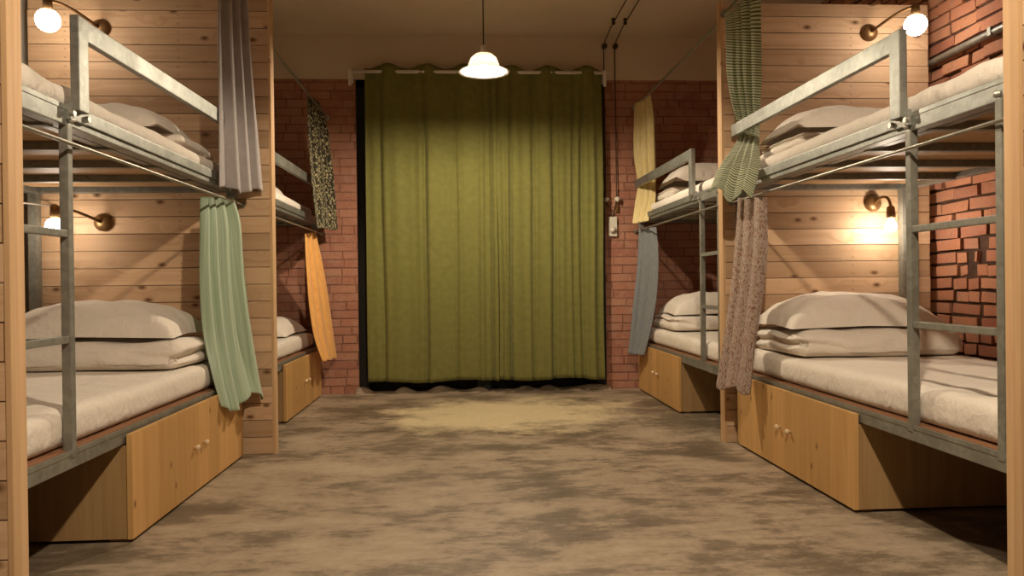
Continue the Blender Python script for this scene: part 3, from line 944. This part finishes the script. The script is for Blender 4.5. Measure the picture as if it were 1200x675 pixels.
# ------------------------------------------------------------------ wiring, switch and conduit
def cord(name, pts, r, label):
    bm = bmesh.new(); tube(bm, pts, r, 8)
    o = obj(name, bm, 'wire', origin=pts[-1], smooth=True)
    return tag(o, label, 'electric cord', 'surface run electric cords')


yw = YB - .022
for k, (x, dx, lab) in enumerate(((1.072, 0, 'thin brown electric cord running down past the end of the curtain pole'),
                                  (1.155, 0, 'thin brown electric cord running down the brick to the wall switch'))):
    xs = x - .006
    pts = [(xs - .02, 3.6, ZC - .03), (xs, 4.8, ZC - .03), (xs, 5.45, ZC - .03), (xs, YB - .05, ZC - .06), (xs, yw, 2.58), (x - .004, yw, 2.0), (x - .004, yw, 1.46)]
    if k: pts += [(x, yw - .01, 1.44), (x - .012, yw, 1.385), (1.132, yw, 1.345), (1.122, YB - .016, 1.302)]
    else: pts += [(x + .004, yw - .01, 1.44), (x + .004, yw, 1.40), (1.115, yw - .004, 1.345), (1.112, YB - .016, 1.302)]
    c = cord('electric_cord', pts, .004, lab)
    for p, ax in (((xs, 5.35, ZC), 'Z'), ((xs - .008, 4.72, ZC), 'Z')):
        bm = bmesh.new(); lathe(bm, [(.012, 0), (.014, -.012), (.009, -.02), (.014, -.03), (.012, -.042)], p, 14, 'Z'); obj('insulator', bm, 'wire', c, smooth=True)
    for z in (2.585, 1.43):
        bm = bmesh.new(); lathe(bm, [(.017, -.001), (.02, -.014), (.012, -.022), (.02, -.032), (.018, -.044), (.004, -.048)], (x, YB, z), 16, 'Y')
        obj('insulator', bm, 'porcelain' if z < 2 else 'wire', c, smooth=True)
    bm = bars((x - .013, x + .010, YB - .020, YB - .001, 1.335, 1.415)); obj('cord_clip', bm, 'brass', c)
sw = thing('light_switch', (1.12, YB, 1.153), 'pale rectangular light switch on the brick below two insulators', 'light switch')
obj('switch_plate', bars((1.087, 1.153, YB - .024, YB - .001, 1.153, 1.301), bev=.004), 'switch', sw)
bm = bmesh.new(); lathe(bm, [(.026, -.022), (.026, -.032), (.016, -.036), (.012, -.05), (.002, -.052)], (1.12, YB, 1.20), 20, 'Y'); obj('toggle', bm, 'porcelain', sw, smooth=True)
bm = bmesh.new(); tube(bm, [(XWR - .03, 1.76, 1.925), (XWR - .03, 3.0, 1.905), (XWR - .03, 5.7, 1.87)], .017, 12)
cn = obj('metal_conduit', bm, 'steel', origin=(XWR - .03, 3.0, 1.9), smooth=True)
tag(cn, 'grey metal conduit running along the raw brick wall above the top bunk', 'pipe')
for y in (2.3, 3.3):
    bm = bars((XWR - .050, XWR - .002, y - .012, y + .012, 1.885 - .0, 1.925)); obj('saddle', bm, 'steel_dk', cn)
bm = bmesh.new(); tube(bm, [(-1.99, 2.7, 1.20), (-2.03, 3.1, 1.185), (-2.02, 3.45, 1.19), (-1.93, 3.735, 1.195)], .004, 8)
tag(obj('lamp_flex', bm, 'plaster_w', origin=(-1.96, 3.0, 1.09), smooth=True), 'pale flex sagging to the lamp behind the ladder over the lower bed', 'cable')

# ------------------------------------------------------------------ light from the rest of the room and view
ld = bpy.data.lights.new('second_pendant_light', 'SPOT'); ld.spot_size = math.radians(162); ld.spot_blend = .12; lo = bpy.data.objects.new('second_pendant_light', ld); C.objects.link(lo)
lo.location = (.37, .75, 2.25); ld.energy = 165; ld.color = (1.0, .83, .62); ld.shadow_soft_size = .04

w = bpy.data.worlds.new('world'); bpy.context.scene.world = w; w.use_nodes = True
w.node_tree.nodes['Background'].inputs[0].default_value = (.02, .016, .012, 1)
vs = bpy.context.scene.view_settings
vs.view_transform = 'Standard'; vs.look = 'None'; vs.gamma = 1; vs.exposure = .27; vs.use_curve_mapping = False
sc = bpy.context.scene
sc.cycles.max_bounces = 10; sc.cycles.diffuse_bounces = 6
sc.cycles.use_denoising = True
sc.cycles.sample_clamp_indirect = 6
for o in bpy.data.objects:
    if '_o' in o: del o['_o']
